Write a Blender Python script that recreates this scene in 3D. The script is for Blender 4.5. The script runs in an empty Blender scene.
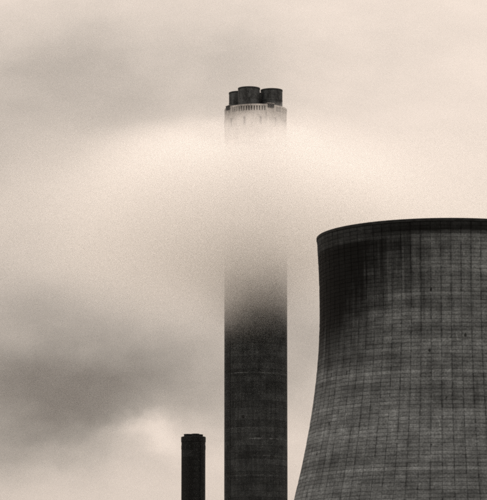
import bpy, math, random

# ------------------------------------------------------------------ camera
sc = bpy.context.scene
cd = bpy.data.cameras.new('camera')
cam = bpy.data.objects.new('camera', cd)
sc.collection.objects.link(cam)
cd.sensor_fit = 'HORIZONTAL'
cd.sensor_width = 36.0
cd.lens = 36.0 * 3200 / 487          # long telephoto lens
cd.clip_start = 1.0
cd.clip_end = 30000
cam.location = (0, 0, 1.7)
cam.rotation_euler = (math.pi / 2 + math.atan(490 / 3200), 0, 0)
sc.camera = cam
sc.render.resolution_x, sc.render.resolution_y = 997, 1024

# ------------------------------------------------------------------ render / exposure
sc.render.engine = 'CYCLES'
cy = sc.cycles
cy.max_bounces = 18
cy.diffuse_bounces = 3
cy.glossy_bounces = 2
cy.volume_bounces = 16
cy.volume_step_rate = 1.0
cy.volume_max_steps = 256
cy.use_denoising = False          # the residual sampling grain stands in for the film's
cy.use_adaptive_sampling = True
cy.adaptive_threshold = 0.028
cy.adaptive_min_samples = 56
cy.filter_width = 2.2
vs = sc.view_settings
vs.view_transform = 'Standard'
vs.look = 'None'
vs.exposure = 0.0
vs.gamma = 1.0
vs.use_curve_mapping = False

# ------------------------------------------------------------------ node helpers
class NT:
    """small wrapper for writing node trees as expressions"""
    def __init__(self, tree):
        self.t = tree
        tree.nodes.clear()
    def n(self, kind, **kw):
        nd = self.t.nodes.new(kind)
        for k, v in kw.items():
            setattr(nd, k, v)
        return nd
    def link(self, a, b):
        self.t.links.new(a, b)
    def put(self, sock, v):
        if v is None:
            return
        if isinstance(v, bpy.types.NodeSocket):
            self.link(v, sock)
        else:
            sock.default_value = v
    def m(self, op, a, b=None, c=None, clamp=False):
        nd = self.n('ShaderNodeMath', operation=op, use_clamp=clamp)
        for s, v in zip(nd.inputs, (a, b, c)):
            self.put(s, v)
        return nd.outputs[0]
    def vm(self, op, a, b=None, out=0):
        nd = self.n('ShaderNodeVectorMath', operation=op)
        self.put(nd.inputs[0], a)
        if b is not None:
            self.put(nd.inputs[1], b)
        return nd.outputs[out]
    def sep(self, v):
        nd = self.n('ShaderNodeSeparateXYZ')
        self.put(nd.inputs[0], v)
        return nd.outputs
    def comb(self, x, y, z=0.0):
        nd = self.n('ShaderNodeCombineXYZ')
        for s, v in zip(nd.inputs, (x, y, z)):
            self.put(s, v)
        return nd.outputs[0]
    def ss(self, v, lo, hi, a=0.0, b=1.0):
        nd = self.n('ShaderNodeMapRange', interpolation_type='SMOOTHSTEP')
        for s, x in zip(nd.inputs, (v, lo, hi, a, b)):
            self.put(s, x)
        return nd.outputs[0]
    def noise(self, vec, scale, detail=2.0, rough=0.5, color=False):
        nd = self.n('ShaderNodeTexNoise')
        self.put(nd.inputs['Vector'], vec)
        self.put(nd.inputs['Scale'], scale)
        self.put(nd.inputs['Detail'], detail)
        self.put(nd.inputs['Roughness'], rough)
        return nd.outputs['Color' if color else 'Fac']
    def white(self, vec):
        nd = self.n('ShaderNodeTexWhiteNoise', noise_dimensions='3D')
        self.put(nd.inputs['Vector'], vec)
        return nd.outputs['Value']
    def gauss(self, a, e, ca, ce, sa, se, rot=0.0):
        """soft elliptical blob in two coordinates"""
        da, de = self.m('SUBTRACT', a, ca), self.m('SUBTRACT', e, ce)
        c, s = math.cos(rot), math.sin(rot)
        u = self.m('ADD', self.m('MULTIPLY', da, c / sa), self.m('MULTIPLY', de, s / sa))
        v = self.m('ADD', self.m('MULTIPLY', da, -s / se), self.m('MULTIPLY', de, c / se))
        q = self.m('ADD', self.m('MULTIPLY', u, u), self.m('MULTIPLY', v, v))
        return self.m('EXPONENT', self.m('MULTIPLY', q, -0.5))
    def ramp(self, fac, stops):
        nd = self.n('ShaderNodeValToRGB')
        el = nd.color_ramp.elements
        while len(el) < len(stops):
            el.new(0.5)
        for e, (p, c) in zip(el, stops):
            e.position = p
            e.color = (*c, 1)
        self.put(nd.inputs[0], fac)
        return nd.outputs[0]

# ------------------------------------------------------------------ sky (overcast, clouds drifting over a Nishita sky)
SUN_EL, SUN_AZ = math.radians(48), math.radians(20)      # behind the works, a little to the right
world = bpy.data.worlds.new('World')
sc.world = world
world.use_nodes = True
world.cycles.sampling_method = 'MANUAL'
world.cycles.sample_map_resolution = 256
W = NT(world.node_tree)
tc = W.n('ShaderNodeTexCoord')
d = tc.outputs['Generated']
warp = W.vm('SUBTRACT', W.noise(d, 26.0, 5.0, 0.55, color=True), (0.5, 0.5, 0.5))
dw = W.vm('ADD', d, W.vm('MULTIPLY', warp, (0.030, 0.030, 0.030)))
x, y, z = W.sep(dw)
az = W.m('ARCTAN2', x, y)
el = W.m('ARCTAN2', z, W.m('SQRT', W.m('ADD', W.m('MULTIPLY', x, x), W.m('MULTIPLY', y, y))))
stretch = W.vm('MULTIPLY', d, (1.0, 1.0, 2.2))
n1 = W.noise(stretch, 7.0, 4.0, 0.5)
n2 = W.noise(W.vm('ADD', stretch, W.vm('MULTIPLY', warp, (0.02, 0.02, 0.02))), 34.0, 6.0, 0.55)
tone = W.m('ADD', 0.77, W.m('ADD', W.m('MULTIPLY', W.m('SUBTRACT', n1, 0.5), 0.25), W.m('MULTIPLY', W.m('SUBTRACT', n2, 0.5), 0.30)))
def px(u, v):
    return (u - 243.5) / 3270.0, math.atan((740 - v) / 3200.0)
for (u, v, su, sv, rot, amp) in (
        (10, 394, 150, 32, 0.04, -0.50),     # dark bank low in the west
        (130, 345, 150, 52, 0.06, -0.30),
        (30, 448, 90, 28, 0.25, -0.36),
        (0, 220, 95, 110, 0.0, -0.32),
        (130, 78, 140, 60, 0.0, -0.29),      # grey cloud behind the stack
        (240, 62, 36, 42, 0.0, -0.10),
        (148, 436, 20, 9, 0.0, 0.42),
        (160, 452, 12, 7, 0.0, 0.22),       # break in the cloud
        (215, 470, 80, 26, 0.2, 0.06),
        (305, 290, 45, 70, 0.0, -0.24),
        (440, 60, 60, 50, 0.0, -0.06),
        (360, 140, 110, 60, 0.0, 0.10)):
    ca, ce = px(u, v)
    g = W.gauss(az, el, ca, ce, su / 3270.0, sv / 3270.0, rot)
    tone = W.m('ADD', tone, W.m('MULTIPLY', g, amp))
cloud_col = W.ramp(tone, ((0.0, (0.02, 0.02, 0.019)), (0.2, (0.19, 0.175, 0.155)), (0.5, (0.50, 0.440, 0.385)),
                          (0.82, (0.82, 0.70, 0.61)), (1.0, (0.97, 0.83, 0.725))))
skyt = W.n('ShaderNodeTexSky', sky_type='NISHITA', sun_disc=False, sun_elevation=SUN_EL, sun_rotation=SUN_AZ)
bg1 = W.n('ShaderNodeBackground'); W.link(skyt.outputs[0], bg1.inputs[0]); bg1.inputs[1].default_value = 0.08
bg2 = W.n('ShaderNodeBackground'); W.link(cloud_col, bg2.inputs[0]); # an overcast sky grows steadily brighter towards the zenith
sin_el = W.m('MAXIMUM', W.sep(d)[2], 0.0)
W.link(W.m('ADD', 0.77, W.m('MULTIPLY', sin_el, 1.65)), bg2.inputs[1])
mixw = W.n('ShaderNodeMixShader'); mixw.inputs[0].default_value = 0.985
W.link(bg1.outputs[0], mixw.inputs[1]); W.link(bg2.outputs[0], mixw.inputs[2])
wo = W.n('ShaderNodeOutputWorld'); W.link(mixw.outputs[0], wo.inputs['Surface'])

sl = bpy.data.lights.new('sun', 'SUN')
sl.energy = 0.5
sl.angle = math.radians(20)
sl.color = (1.0, 0.88, 0.79)
sun = bpy.data.objects.new('sun', sl)
sc.collection.objects.link(sun)
sun.location = (200, 900, 600)
sun.rotation_euler = (math.pi / 2 - SUN_EL, 0, math.pi - SUN_AZ)     # shines from az SUN_AZ (clockwise from +Y)

# ------------------------------------------------------------------ object helpers
def link(o, parent=None):
    sc.collection.objects.link(o)
    if parent:
        o.parent = parent
    return o

def mesh(name, verts, faces, mat, smooth=False):
    me = bpy.data.meshes.new(name)
    me.from_pydata(verts, [], faces)
    if smooth:
        me.polygons.foreach_set('use_smooth', [True] * len(me.polygons))
    me.materials.append(mat)
    me.update()
    return me

def add(name, me, parent=None, loc=(0, 0, 0), rz=0.0):
    o = bpy.data.objects.new(name, me)
    o.location = loc
    o.rotation_euler = (0, 0, rz)
    return link(o, parent)

def root(name, loc, label, cat):
    o = add(name, None, None, loc)
    o.empty_display_size = 2
    o['label'] = label
    o['category'] = cat
    return o

def lathe(prof, seg=96, a0=0.0, a1=2 * math.pi):
    """closed (r, z) profile swept about z; angle 0 faces the camera (-Y), growing to +X"""
    full = abs(a1 - a0 - 2 * math.pi) < 1e-6
    n = len(prof)
    cols = seg if full else seg + 1
    V, F = [], []
    for i in range(cols):
        a = a0 + (a1 - a0) * i / seg
        s, c = math.sin(a), -math.cos(a)
        V += [(r * s, r * c, zz) for r, zz in prof]
    for i in range(seg):
        j = (i + 1) % cols
        for k in range(n):
            l = (k + 1) % n
            F.append((i * n + k, j * n + k, j * n + l, i * n + l))
    if not full:
        F.append(tuple(range(n - 1, -1, -1)))
        F.append(tuple((cols - 1) * n + k for k in range(n)))
    return V, F

def ring(name, r0, r1, z0, z1, mat, parent, seg=96, ch=0.0, smooth=False):
    """hollow ring with optional chamfers on its outer edges"""
    if ch:
        p = [(r0, z0), (r1 - ch, z0), (r1, z0 + ch), (r1, z1 - ch), (r1 - ch, z1), (r0, z1)]
    else:
        p = [(r0, z0), (r1, z0), (r1, z1), (r0, z1)]
    V, F = lathe(p, seg)
    return add(name, mesh(name, V, F, mat, smooth), parent)

def boxvf(x0, x1, y0, y1, z0, z1, V=None, F=None):
    V = [] if V is None else V
    F = [] if F is None else F
    b = len(V)
    V += [(x0, y0, z0), (x1, y0, z0), (x1, y1, z0), (x0, y1, z0), (x0, y0, z1), (x1, y0, z1), (x1, y1, z1), (x0, y1, z1)]
    F += [tuple(b + i for i in f) for f in ((3, 2, 1, 0), (4, 5, 6, 7), (0, 1, 5, 4), (1, 2, 6, 5), (2, 3, 7, 6), (3, 0, 4, 7))]
    return V, F

# ------------------------------------------------------------------ materials
def new_mat(name):
    m = bpy.data.materials.new(name)
    m.use_nodes = True
    return m, NT(m.node_tree)

def finish(N, col, rough=0.9, bump=None, bump_d=0.02, spec=0.25):
    b = N.n('ShaderNodeBsdfPrincipled')
    N.put(b.inputs['Base Color'], col)
    N.put(b.inputs['Roughness'], rough)
    b.inputs['Specular IOR Level'].default_value = spec
    if bump is not None:
        bp = N.n('ShaderNodeBump')
        bp.inputs['Strength'].default_value = 0.6
        bp.inputs['Distance'].default_value = bump_d
        N.link(bump, bp.inputs['Height'])
        N.link(bp.outputs[0], b.inputs['Normal'])
    o = N.n('ShaderNodeOutputMaterial')
    N.link(b.outputs[0], o.inputs['Surface'])

def tint(N, val, t=(0.89, 1.0, 1.07)):
    """grey value -> slightly cool grey concrete"""
    return N.vm('MULTIPLY', N.comb(val, val, val), t)

def polar(N, ref):
    t = N.n('ShaderNodeTexCoord')
    t.object = ref
    p = t.outputs['Object']
    xx, yy, zz = N.sep(p)
    th = N.m('ARCTAN2', xx, N.m('MULTIPLY', yy, -1.0))
    return p, th, zz

def ground_mat():
    m, N = new_mat('ash_and_grass_ground')
    t = N.n('ShaderNodeTexCoord').outputs['Object']
    n = N.noise(t, 0.02, 5.0)
    finish(N, N.ramp(n, ((0.3, (0.08, 0.085, 0.06)), (0.7, (0.24, 0.225, 0.19)))), 0.95)
    return m

# ------------------------------------------------------------------ ground
V, F = lathe([(0.001, 0.0), (9000.0, 0.0), (9000.0, -2.0), (0.001, -2.0)], 64)
g = add('ground', mesh('ground', V, F, ground_mat()))
g['kind'] = 'structure'
g.location = (0, 800, 0)

# ------------------------------------------------------------------ cooling tower
random.seed(11)
TX, TY = 44.9, 713.0
ZB, ZT = 9.0, 113.6
def RT(zz):
    return 27.72 * math.sqrt(1 + ((zz - 97.0) / (62.0 if zz < 97 else 78.0)) ** 2)
tower = root('cooling_tower', (TX, TY, 0), 'huge waisted concrete cooling tower with soot-blackened rim and gridded shell', 'cooling tower')

NC, RH = 80, 0.85                                # panels round the shell, height of one course
NR = int((112.9 - ZB) / RH)
Z0 = 112.9 - NR * RH

def tower_mat(name, base, joints=False):
    m, N = new_mat(name)
    p, th, zz = polar(N, tower)
    ci = N.m('FLOOR', N.m('MULTIPLY', th, NC / (2 * math.pi)))
    ri = N.m('FLOOR', N.m('MULTIPLY', N.m('SUBTRACT', zz, Z0), 1 / RH))
    cell = N.white(N.comb(ci, ri, 3.0))
    rown = N.white(N.comb(ri, 7.0, 1.0))
    arc = N.m('MULTIPLY', th, 28.0)
    flat = N.comb(arc, zz, 0.0)
    big = N.noise(flat, 0.055, 3.0, 0.55)
    blot = N.noise(N.comb(arc, N.m('MULTIPLY', zz, 1.6), 5.0), 0.32, 4.0, 0.6)
    fine = N.noise(flat, 2.6, 4.0, 0.65)
    streak = N.noise(N.comb(N.m('MULTIPLY', arc, 0.9), N.m('MULTIPLY', zz, 0.10), 2.0), 0.9, 4.0, 0.6)
    v = N.m('ADD', 0.75, N.m('MULTIPLY', cell, 0.16))
    v = N.m('MULTIPLY', v, N.m('ADD', 0.90, N.m('MULTIPLY', N.m('POWER', rown, 4.0), 0.32)))
    v = N.m('MULTIPLY', v, N.ss(big, 0.28, 0.72, 0.80, 1.18))
    v = N.m('MULTIPLY', v, N.ss(blot, 0.3, 0.7, 0.78, 1.18))
    v = N.m('MULTIPLY', v, N.ss(fine, 0.30, 0.70, 0.62, 1.32))
    v = N.m('MULTIPLY', v, N.ss(streak, 0.3, 0.7, 0.78, 1.14))
    spot = N.n('ShaderNodeTexVoronoi', feature='F1')
    N.link(N.comb(N.m('MULTIPLY', arc, 1.3), N.m('MULTIPLY', zz, 0.8), 0.0), spot.inputs['Vector'])
    spot.inputs['Scale'].default_value = 0.22
    keep = N.m('GREATER_THAN', N.sep(spot.outputs['Color'])[0], 0.55)
    dots = N.m('MULTIPLY', keep, N.ss(N.m('ADD', spot.outputs['Distance'], N.m('MULTIPLY', N.m('SUBTRACT', fine, 0.5), 0.12)), 0.05, 0.11, 1.0, 0.0))
    v = N.m('MULTIPLY', v, N.m('SUBTRACT', 1.0, N.m('MULTIPLY', dots, 0.75)))
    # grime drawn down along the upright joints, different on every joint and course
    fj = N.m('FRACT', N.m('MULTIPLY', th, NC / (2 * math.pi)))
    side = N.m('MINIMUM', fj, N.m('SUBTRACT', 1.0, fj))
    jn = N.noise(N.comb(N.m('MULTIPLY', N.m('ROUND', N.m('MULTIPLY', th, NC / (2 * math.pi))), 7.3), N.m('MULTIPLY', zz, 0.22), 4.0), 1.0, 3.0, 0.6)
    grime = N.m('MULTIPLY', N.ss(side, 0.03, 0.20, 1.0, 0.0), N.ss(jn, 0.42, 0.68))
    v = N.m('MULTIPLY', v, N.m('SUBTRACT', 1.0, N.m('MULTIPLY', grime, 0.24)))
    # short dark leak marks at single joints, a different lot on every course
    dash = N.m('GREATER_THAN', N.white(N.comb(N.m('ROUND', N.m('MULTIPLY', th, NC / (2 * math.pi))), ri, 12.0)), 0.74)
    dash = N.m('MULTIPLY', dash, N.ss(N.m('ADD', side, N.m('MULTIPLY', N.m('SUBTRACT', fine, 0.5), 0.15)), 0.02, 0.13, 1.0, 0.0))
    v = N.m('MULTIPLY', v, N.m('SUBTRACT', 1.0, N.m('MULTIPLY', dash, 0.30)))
    fr_ = N.m('FRACT', N.m('MULTIPLY', N.m('SUBTRACT', zz, Z0), 1 / RH))
    sill = N.m('MULTIPLY', N.white(N.comb(ci, ri, 15.0)), N.ss(fr_, 0.10, 0.42, 1.0, 0.0))
    v = N.m('MULTIPLY', v, N.m('SUBTRACT', 1.0, N.m('MULTIPLY', sill, 0.30)))
    lime = N.noise(N.comb(N.m('MULTIPLY', arc, 1.6), N.m('MULTIPLY', zz, 0.35), 8.0), 0.9, 3.0, 0.7)
    v = N.m('MULTIPLY', v, N.ss(lime, 0.60, 0.78, 1.0, 1.7))
    band = N.noise(N.comb(N.m('MULTIPLY', arc, 0.06), N.m('MULTIPLY', zz, 0.55), 3.0), 0.55, 3.0, 0.6)
    v = N.m('MULTIPLY', v, N.ss(band, 0.32, 0.68, 0.78, 1.22))
    # soot: a wide dark stain running down the weather side and a black drip band under the rim
    wob = N.m('MULTIPLY', N.m('SUBTRACT', streak, 0.5), 0.7)
    wob2 = N.m('MULTIPLY', N.m('SUBTRACT', blot, 0.5), 9.0)
    tw = N.m('ADD', th, wob)
    zw = N.m('ADD', zz, N.m('ADD', wob2, N.m('MULTIPLY', wob, 14.0)))
    comb_ = N.noise(N.comb(N.m('MULTIPLY', arc, 1.0), N.m('MULTIPLY', zz, 0.03), 6.0), 0.75, 4.0, 0.7)
    runs = N.m('MULTIPLY', N.m('SUBTRACT', comb_, 0.5), 24.0)            # drips of very different length
    zr = N.m('ADD', zz, N.m('ADD', runs, N.m('MULTIPLY', wob2, 0.5)))
    tr = N.m('ADD', th, N.m('MULTIPLY', N.m('SUBTRACT', comb_, 0.5), 1.0))
    tr = N.m('ADD', tr, N.m('ADD', N.m('MULTIPLY', N.m('SUBTRACT', 108.0, zz), 0.022), N.m('MULTIPLY', N.m('SUBTRACT', blot, 0.5), 0.25)))
    sA = N.m('MULTIPLY', N.ss(tr, -0.74, 0.06, 1.0, 0.0), N.ss(zr, 76.0, 94.0))
    sA = N.m('MULTIPLY', sA, N.ss(N.m('ADD', zz, N.m('MULTIPLY', wob2, 0.12)), 109.0, 110.8, 1.0, 0.55))
    sA = N.m('MULTIPLY', sA, N.ss(tw, -2.4, -1.9))
    soft = N.m('MULTIPLY', N.ss(tr, -0.60, 0.30, 1.0, 0.0), N.ss(zr, 74.0, 104.0))
    sB = N.m('MULTIPLY', N.ss(N.m('ADD', th, wob), -0.95, -0.30, 0.45, 1.0), N.ss(N.m('ADD', zz, N.m('MULTIPLY', wob2, 0.22)), 109.7, 111.3))
    v = N.m('MULTIPLY', v, N.m('SUBTRACT', 1.0, N.m('MULTIPLY', soft, 0.40)))
    v = N.m('MULTIPLY', v, N.m('SUBTRACT', 1.0, N.m('MULTIPLY', sA, 0.95)))
    v = N.m('MULTIPLY', v, N.m('SUBTRACT', 1.0, N.m('MULTIPLY', sB, 0.90)))
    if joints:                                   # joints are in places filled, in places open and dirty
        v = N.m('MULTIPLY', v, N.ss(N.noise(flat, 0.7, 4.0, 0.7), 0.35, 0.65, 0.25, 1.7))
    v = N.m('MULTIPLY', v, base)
    finish(N, tint(N, v), 0.92, fine, 0.03, 0.15)
    return m

M_panel = tower_mat('weathered_concrete_panel', 0.175)
M_shell = tower_mat('shaded_grimy_concrete_shell', 0.125, True)  # darker than the panels: joint shade put into the colour, plus uneven dirt
m, N = new_mat('sooty_rim_concrete')
t_ = N.n('ShaderNodeTexCoord').outputs['Object']
finish(N, tint(N, N.ss(N.noise(t_, 0.8, 4.0), 0.3, 0.7, 0.008, 0.022)), 0.95)
M_rim = m

prof = [(RT(ZB + (ZT - 0.6 - ZB) * i / 60), ZB + (ZT - 0.6 - ZB) * i / 60) for i in range(61)]
prof += [(r - 0.45, zz) for r, zz in reversed(prof)]
V, F = lathe(prof, 240)
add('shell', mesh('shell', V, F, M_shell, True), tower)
ring('rim', RT(112.9) - 0.7, RT(112.9) + 0.16, 112.95, ZT, M_rim, tower, 240, 0.06)
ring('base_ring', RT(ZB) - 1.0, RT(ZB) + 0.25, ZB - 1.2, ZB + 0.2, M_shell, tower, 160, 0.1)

CAMP = math.atan(490 / 3200); cC, sC = math.cos(CAMP), math.sin(CAMP)
def frame_px(xx, yy, zz):                        # used only to rank which panels show largest in the picture
    zz -= 1.7
    dd = yy * cC + zz * sC
    return 243.5 + 3200 * xx / dd, 250 - 3200 * (zz * cC - yy * sC) / dd

def panel_geo(i, a, jit):
    """one precast panel of course i centred on angle a: proud box with open back"""
    g = 0.035
    za, zb = Z0 + i * RH + g + jit[0], Z0 + (i + 1) * RH - g + jit[1]
    out = 0.07 + jit[2]
    V = []
    for zz in (za, zb):
        r = RT(zz)
        w = math.pi / NC - 0.045 / r
        for depth in (-0.05, out):
            inset = 0.02 if depth > 0 else 0.0
            for s in (-1, 1):
                b = a + s * (w - inset / r) + jit[3 if s < 0 else 4]
                rr = (r + depth)
                V.append((rr * math.sin(b), -rr * math.cos(b), zz))
    # index: z*4 + depth*2 + side
    F = [(2, 3, 7, 6), (0, 2, 6, 4), (3, 1, 5, 7), (0, 1, 3, 2), (6, 7, 5, 4)]
    return V, F

def jitter():
    return (random.uniform(-.012, .012), random.uniform(-.012, .012), random.uniform(-.03, .03),
            random.uniform(-.0006, .0006), random.uniform(-.0006, .0006))

cand = []
for i in range(NR):
    zc = Z0 + (i + 0.5) * RH
    for k in range(NC):
        a = (k + 0.5) * 2 * math.pi / NC
        r = RT(zc)
        x0, y0 = TX + r * math.sin(a), TY - r * math.cos(a)
        u, v = frame_px(x0, y0, zc)
        face = -(math.sin(a) * x0 - math.cos(a) * y0) / math.hypot(x0, y0)
        area = face * r * 700 / math.hypot(x0, y0)
        if face > 0 and 4 < u < 483 and 4 < v < 494:
            cand.append((-area, i, k))
cand.sort()
single = {(i, k) for _, i, k in cand[:300]}
rowmesh = {}
V, F = [], []
for i in range(NR):
    for k in range(NC):
        a = (k + 0.5) * 2 * math.pi / NC
        if (i, k) in single:
            key = (i, random.randrange(2))
            if key not in rowmesh:
                rowmesh[key] = mesh('panel', *panel_geo(i, 0.0, jitter()), M_panel)
            add('panel', rowmesh[key], tower, rz=a)
        else:
            v_, f_ = panel_geo(i, a, jitter())
            b = len(V)
            V += v_
            F += [tuple(b + q for q in f) for f in f_]
pf = add('panel_cladding', mesh('panel_cladding', V, F, M_panel), tower)
pf['kind'] = 'stuff'

# raking legs that carry the shell over its pond
rb, rt = RT(ZB) + 2.2, RT(ZB) - 0.4
legs = 36
half = math.pi / legs
for s in (-1, 1):
    Vl, Fl = [], []
    for (rr, aa, zz) in ((rb, -s * half, -0.05), (rt, s * half, ZB - 1.2)):
        cx, cyy = rr * math.sin(aa), -rr * math.cos(aa)
        Vl += [(cx - .45, cyy - .35, zz), (cx + .45, cyy - .35, zz), (cx + .45, cyy + .35, zz), (cx - .45, cyy + .35, zz)]
    Fl = [(3, 2, 1, 0), (4, 5, 6, 7), (0, 1, 5, 4), (1, 2, 6, 5), (2, 3, 7, 6), (3, 0, 4, 7)]
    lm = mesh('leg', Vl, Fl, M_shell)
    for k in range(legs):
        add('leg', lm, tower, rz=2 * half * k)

# ------------------------------------------------------------------ tall multi-flue chimney
CX, CY, CR, CH = 3.87, 1000.0, 9.90, 200.0
stack = root('tall_chimney', (CX, CY, 0), 'tall dark concrete chimney with pale crown and four flues, half lost in steam', 'chimney')
LH = 2.0

def shaft_mat():
    m, N = new_mat('sooty_chimney_concrete')
    p, th, zz = polar(N, stack)
    arc = N.m('MULTIPLY', th, 9.9)
    flat = N.comb(arc, zz, 0.0)
    fine = N.noise(flat, 1.6, 5.0, 0.65)
    blot = N.noise(flat, 0.22, 4.0, 0.6)
    streak = N.noise(N.comb(arc, N.m('MULTIPLY', zz, 0.05), 0.0), 1.3, 4.0, 0.65)
    lift = N.white(N.comb(N.m('FLOOR', N.m('MULTIPLY', zz, 1 / LH)), 2.0, 4.0))
    v = N.m('ADD', 0.70, N.m('MULTIPLY', lift, 0.45))
    v = N.m('MULTIPLY', v, N.ss(fine, 0.25, 0.75, 0.65, 1.3))
    v = N.m('MULTIPLY', v, N.ss(blot, 0.3, 0.7, 0.7, 1.3))
    v = N.m('MULTIPLY', v, N.ss(streak, 0.3, 0.7, 0.75, 1.2))
    # shutter marks: faint horizontal and vertical lines
    sh = N.m('FRACT', N.m('MULTIPLY', zz, 1 / 0.5))
    v = N.m('MULTIPLY', v, N.m('ADD', 0.82, N.m('MULTIPLY', N.m('GREATER_THAN', sh, 0.16), 0.18)))
    sv = N.m('FRACT', N.m('MULTIPLY', arc, 1 / 0.8))
    v = N.m('MULTIPLY', v, N.m('ADD', 0.88, N.m('MULTIPLY', N.m('GREATER_THAN', sv, 0.12), 0.12)))
    # pale lime streaks weeping along some construction joints
    for z0, wdt, ta, tb, s in ((114.8, .11, -1.5, 1.5, .9), (108.1, .08, -1.4, 1.4, .45), (94.2, .14, -.35, 1.4, 1.1),
                               (88.9, .10, -.2, 1.5, .6), (82.8, .10, -1.5, 1.5, .5), (97.6, .07, -1.4, .1, .5)):
        dz = N.m('ABSOLUTE', N.m('SUBTRACT', N.m('ADD', zz, N.m('MULTIPLY', N.m('SUBTRACT', blot, 0.5), 0.5)), z0))
        b = N.ss(dz, 0.0, N.m('MULTIPLY', N.ss(fine, 0.3, 0.7, 0.5, 3.2), wdt), 1.0, 0.0)
        b = N.m('MULTIPLY', b, N.m('MULTIPLY', N.ss(th, ta, ta + .15), N.ss(th, tb - .15, tb, 1.0, 0.0)))
        b = N.m('MULTIPLY', b, N.ss(N.noise(N.comb(arc, z0, 0.0), 0.45, 5.0, 0.7), 0.36, 0.66))
        v = N.m('ADD', v, N.m('MULTIPLY', b, s * 2.8))
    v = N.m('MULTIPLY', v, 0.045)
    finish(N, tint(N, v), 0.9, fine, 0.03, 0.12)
    return m

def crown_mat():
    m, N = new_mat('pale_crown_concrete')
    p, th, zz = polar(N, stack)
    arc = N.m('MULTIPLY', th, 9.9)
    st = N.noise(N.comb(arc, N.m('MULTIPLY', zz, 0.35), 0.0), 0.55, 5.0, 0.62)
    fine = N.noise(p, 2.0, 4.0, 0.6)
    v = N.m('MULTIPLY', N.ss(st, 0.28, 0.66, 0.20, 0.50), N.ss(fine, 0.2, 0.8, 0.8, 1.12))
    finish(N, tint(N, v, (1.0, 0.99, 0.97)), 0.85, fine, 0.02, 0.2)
    return m

def soot_mat(name, lo, hi, sc_=0.6, rough=0.7):
    m, N = new_mat(name)
    t = N.n('ShaderNodeTexCoord').outputs['Object']
    n = N.noise(N.vm('MULTIPLY', t, (1.0, 1.0, 0.45)), sc_, 5.0, 0.65)
    f = N.noise(t, 3.0, 3.0, 0.6)
    v = N.m('MULTIPLY', N.ss(n, 0.36, 0.68, lo, hi), N.ss(f, 0.2, 0.8, 0.75, 1.2))
    finish(N, tint(N, v), rough, f, 0.02, 0.2)
    return m

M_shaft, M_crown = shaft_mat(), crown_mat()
M_flue = soot_mat('sooted_flue_brick', 0.018, 0.07)
M_cap = soot_mat('black_flue_cap', 0.010, 0.025)
M_dark = soot_mat('black_louvre_metal', 0.012, 0.03)
M_steel = soot_mat('dark_ladder_steel', 0.012, 0.03, 2.0)

# the shaft is cast in lifts with recessed joints between them
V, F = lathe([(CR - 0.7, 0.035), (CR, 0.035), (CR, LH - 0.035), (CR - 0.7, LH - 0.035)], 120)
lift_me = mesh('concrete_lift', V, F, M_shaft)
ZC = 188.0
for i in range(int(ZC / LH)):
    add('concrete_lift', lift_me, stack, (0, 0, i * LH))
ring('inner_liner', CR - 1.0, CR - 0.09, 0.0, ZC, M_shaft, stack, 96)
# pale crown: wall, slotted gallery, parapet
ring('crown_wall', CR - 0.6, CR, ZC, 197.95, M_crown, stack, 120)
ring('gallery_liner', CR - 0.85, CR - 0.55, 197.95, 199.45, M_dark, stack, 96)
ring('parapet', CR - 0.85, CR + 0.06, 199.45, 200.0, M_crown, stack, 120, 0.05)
ring('roof_slab', 0.02, CR - 0.85, 199.0, 199.3, M_cap, stack, 96)
A_BOX = math.radians(28.5)
SL = math.radians(4.9)
pier_me = None
for q in range(4):
    a_box = A_BOX + q * math.pi / 2
    start = a_box + math.radians(90 - 9.2) - 14 * SL
    # the slotted stretch: 14 slots, a pier on each side of a slot
    for s in range(15):
        if pier_me is None:
            hw = SL * 0.29
            pier_me = mesh('pier', *lathe([(CR - 0.55, 197.95), (CR - 0.01, 197.95), (CR - 0.01, 199.45), (CR - 0.55, 199.45)], 2, -hw, hw), M_crown)
        add('pier', pier_me, stack, rz=start + s * SL)
    a0, a1 = a_box - math.radians(9.2) + SL * 0.29, start - SL * 0.29
    V, F = lathe([(CR - 0.55, 197.95), (CR - 0.01, 197.95), (CR - 0.01, 199.45), (CR - 0.55, 199.45)], 10, a0, a1)
    add('gallery_wall', mesh('gallery_wall', V, F, M_crown), stack)
    # dark hoist box breaking the parapet, with louvre blades
    V, F = boxvf(-1.05, 1.05, -(CR + 0.30), -(CR - 0.8), 199.0, 200.25)
    hb = add('louvre_box', mesh('louvre_box', V, F, M_dark), stack, rz=a_box)
    V, F = boxvf(-1.2, 1.2, -(CR + 0.42), -(CR - 0.9), 200.25, 200.38)
    add('box_lid', mesh('box_lid', V, F, M_crown), hb)
    bl = mesh('blade', *boxvf(-0.95, 0.95, -(CR + 0.38), -(CR + 0.30), 0, 0.08), M_cap)
    for j in range(4):
        add('blade', bl, hb, (0, 0, 199.12 + j * 0.28))
# twelve tall slit windows in the crown
V, F = [], []
for bx in ((-0.44, -0.32, 193.3, 196.1), (0.32, 0.44, 193.3, 196.1), (-0.32, 0.32, 193.3, 193.42), (-0.32, 0.32, 195.98, 196.1)):
    boxvf(bx[0], bx[1], -(CR + 0.10), -(CR - 0.1), bx[2], bx[3], V, F)
wf_me = mesh('window', V, F, M_crown)
wp_me = mesh('pane', *boxvf(-0.32, 0.32, -(CR + 0.02), -(CR - 0.08), 193.42, 195.98), M_cap)
for k in range(12):
    w = add('window', wf_me, stack, rz=math.radians(8.9 + 30 * k))
    add('pane', wp_me, w)
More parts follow.
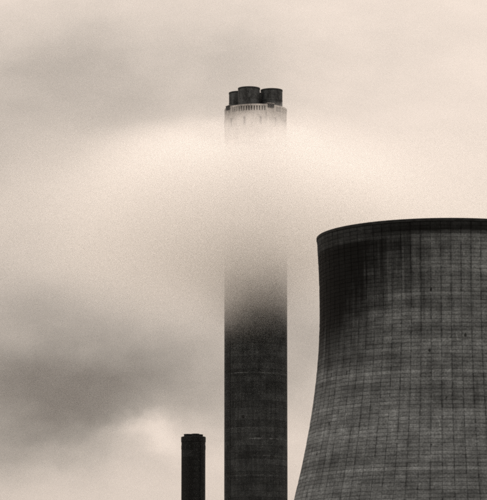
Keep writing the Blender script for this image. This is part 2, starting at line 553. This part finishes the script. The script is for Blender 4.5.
# four flues
fr = 3.45
V, F = lathe([(fr - 0.35, 199.3), (fr, 199.3), (fr, 205.45), (fr - 0.35, 205.45)], 64)
flue_me = mesh('flue', V, F, M_flue)
V, F = lathe([(fr - 0.4, 205.45), (fr + 0.07, 205.45), (fr + 0.07, 205.9), (fr - 0.4, 205.9)], 64)
cap_me = mesh('flue_cap', V, F, M_cap)
V, F = lathe([(fr, 202.2), (fr + 0.06, 202.25), (fr + 0.06, 202.45), (fr, 202.5)], 64)
band_me = mesh('flue_band', V, F, M_flue)
for (fx, fy) in ((-2.13, -5.05), (5.05, -2.13), (2.13, 5.05), (-5.05, 2.13)):
    fl = add('flue', flue_me, stack, (fx, fy, 0), rz=fx)
    add('flue_cap', cap_me, fl)
    add('flue_band', band_me, fl)
# ladder up the left flank, hatches, lamp brackets
la = math.radians(-61)
ld = add('ladder', mesh('ladder', *boxvf(-0.42, -0.34, -(CR + 0.42), -(CR + 0.34), 2.0, 187.6), M_steel), stack, rz=la)
add('rail', mesh('rail', *boxvf(0.34, 0.42, -(CR + 0.42), -(CR + 0.34), 2.0, 187.6), M_steel), ld)
V, F = [], []
for k in range(462):
    boxvf(-0.34, 0.34, -(CR + 0.40), -(CR + 0.36), 2.2 + k * 0.4, 2.24 + k * 0.4, V, F)
rg = add('rungs', mesh('rungs', V, F, M_steel), ld)
rg['kind'] = 'stuff'
V, F = [], []
for k in range(87):
    zz = 4.0 + k * 2.1
    for s in (-0.38, 0.38):
        boxvf(s - 0.03, s + 0.03, -(CR + 0.34), -(CR - 0.02), zz, zz + 0.06, V, F)
br = add('brackets', mesh('brackets', V, F, M_steel), ld)
br['kind'] = 'stuff'
cb = add('cable_duct', mesh('cable_duct', *boxvf(-0.22, 0.22, -(CR + 0.16), -(CR - 0.05), 1.0, 187.0), M_steel), stack, rz=math.radians(-55))
h_me = mesh('hatch', *boxvf(-0.45, 0.45, -(CR + 0.12), -(CR - 0.1), 0, 0.95), M_cap)
for ang, zz in ((-66, 126.6), (27.5, 126.6), (118, 126.6), (-24, 100.6), (-20, 73.0), (30, 88.0)):
    add('hatch', h_me, stack, (0, 0, zz), rz=math.radians(ang))

# ------------------------------------------------------------------ short black stack
SX, SY, SR, SH = -16.39, 1045.0, 3.93, 100.0
short = root('short_chimney', (SX, SY, 0), 'short black chimney with ragged flat top, left of the tall one', 'chimney')
M_black = soot_mat('blackened_stack_concrete', 0.009, 0.020, 0.35, 0.9)
M_grey = soot_mat('faded_stack_panel', 0.016, 0.030, 0.8, 0.9)
V, F = lathe([(SR - 0.5, 0.03), (SR, 0.03), (SR, 1.97), (SR - 0.5, 1.97)], 64)
sm = mesh('concrete_lift', V, F, M_black)
for i in range(49):
    add('concrete_lift', sm, short, (0, 0, i * 2.0))
ring('inner_liner', SR - 0.8, SR - 0.07, 0.0, 98.2, M_black, short, 64)
ring('top_collar', SR - 0.8, SR + 0.11, 98.0, 99.75, M_black, short, 64, 0.1)
fm = mesh('flue', *lathe([(0.95, 97.0), (1.25, 97.0), (1.25, 100.35), (0.95, 100.35)], 32), M_black)
fc = mesh('flue_cap', *lathe([(0.9, 100.35), (1.33, 100.35), (1.33, 100.6), (0.9, 100.6)], 32), M_black)
for ang in (0.35, 1.92, 3.49, 5.06):
    f_ = add('flue', fm, short, (1.95 * math.sin(ang), -1.95 * math.cos(ang), 0))
    add('flue_cap', fc, f_)
vm_ = mesh('vent', *boxvf(-0.18, 0.18, -(SR + 0.06), -(SR - 0.1), 95.6, 96.9), M_grey)
for k in range(16):
    add('vent', vm_, short, rz=math.radians(22.5 * k + 6))
V, F = lathe([(SR - 0.02, 93.0), (SR + 0.03, 93.0), (SR + 0.03, 95.2), (SR - 0.02, 95.2)], 12, math.radians(-62), math.radians(8))
add('faded_band', mesh('faded_band', V, F, M_grey), short)
V, F = boxvf(-0.3, 0.3, -(SR + 0.25), -(SR - 0.02), 1.0, 98.0)
add('cable_duct', mesh('cable_duct', V, F, M_black), short, rz=math.radians(40))

# ------------------------------------------------------------------ drifting steam round the tall chimney
import bmesh
bm = bmesh.new()
bmesh.ops.create_icosphere(bm, subdivisions=4, radius=1.0)
for v in bm.verts:                               # a flattened, blunt-ended bank
    def blunt(q, e):
        return math.copysign(abs(q) ** e, q)
    v.co = (blunt(v.co.x, 0.7) * 150, blunt(v.co.y, 0.7) * 52, blunt(v.co.z, 0.7) * 58)
sme = bpy.data.meshes.new('steam')
bm.to_mesh(sme)
bm.free()
m, N = new_mat('steam_vapour')
t = N.n('ShaderNodeTexCoord').outputs['Object']
x, y, z = N.sep(t)                               # z = 0 is 160 m above ground, y = 0 just before the chimney
tn = N.vm('MULTIPLY', t, (1.0, 1.0, 1.4))
nz = N.m('SUBTRACT', N.noise(tn, 0.020, 1.0, 0.5), 0.5)
nf = N.m('SUBTRACT', N.noise(tn, 0.085, 2.0, 0.55), 0.5)
zw = N.m('ADD', z, N.m('ADD', N.m('MULTIPLY', nz, 34.0), N.m('MULTIPLY', nf, 12.0)))
far = N.ss(N.m('ABSOLUTE', N.m('ADD', x, 8.0)), 10.0, 70.0)            # 0 at the chimney, 1 well to either side
top = N.m('SUBTRACT', 25.9, N.m('MULTIPLY', far, -2.0))
den = N.m('MULTIPLY', N.ss(zw, -31.0, 5.0), N.ss(N.m('SUBTRACT', zw, top), N.m('SUBTRACT', -4.5, N.m('MULTIPLY', far, 42.0)), N.m('ADD', 1.5, N.m('MULTIPLY', far, 5.0)), 1.0, 0.0))
yw = N.m('ABSOLUTE', N.m('ADD', y, N.m('ADD', N.m('MULTIPLY', nz, 18.0), N.m('MULTIPLY', nf, 10.0))))
den = N.m('MULTIPLY', den, N.ss(yw, 12.0, 38.0, 1.0, 0.0))
den = N.m('MULTIPLY', den, N.m('MULTIPLY', N.ss(x, -120.0, -25.0, 0.05, 1.0), N.ss(x, 20.0, 125.0, 1.0, 0.15)))
den = N.m('MULTIPLY', den, N.ss(N.m('ABSOLUTE', x), 110.0, 140.0, 1.0, 0.0))
den = N.m('MULTIPLY', den, N.m('SUBTRACT', 0.105, N.m('MULTIPLY', far, 0.045)))
pv = N.n('ShaderNodeVolumePrincipled')
pv.inputs['Color'].default_value = (1.0, 1.0, 1.0, 1)
pv.inputs['Anisotropy'].default_value = 0.6
N.link(den, pv.inputs['Density'])
out = N.n('ShaderNodeOutputMaterial')
N.link(pv.outputs[0], out.inputs['Volume'])
sme.materials.append(m)
steam = add('steam', sme, None, (12.0, 972.0, 160.0))
steam['kind'] = 'stuff'
steam['label'] = 'bank of pale steam drifting across the tall chimney'
steam['category'] = 'steam'

# ------------------------------------------------------------------ thin mist in the air beyond the stacks
bm = bmesh.new()
bmesh.ops.create_icosphere(bm, subdivisions=4, radius=1.0)
for v in bm.verts:
    v.co = (blunt(v.co.x, 0.5) * 480, blunt(v.co.y, 0.5) * 230, blunt(v.co.z, 0.5) * 250)
mme = bpy.data.meshes.new('mist')
bm.to_mesh(mme)
bm.free()
m, N = new_mat('thin_mist')
pv = N.n('ShaderNodeVolumePrincipled')
pv.inputs['Color'].default_value = (1.0, 1.0, 1.0, 1)
pv.inputs['Anisotropy'].default_value = 0.45
pv.inputs['Density'].default_value = 0.0007
out = N.n('ShaderNodeOutputMaterial')
N.link(pv.outputs[0], out.inputs['Volume'])
m.cycles.homogeneous_volume = True
mme.materials.append(m)
mist = add('mist', mme, None, (40.0, 1340.0, 256.0))
mist['kind'] = 'stuff'
mist['label'] = 'thin pale mist in the air behind the chimneys'
mist['category'] = 'mist'
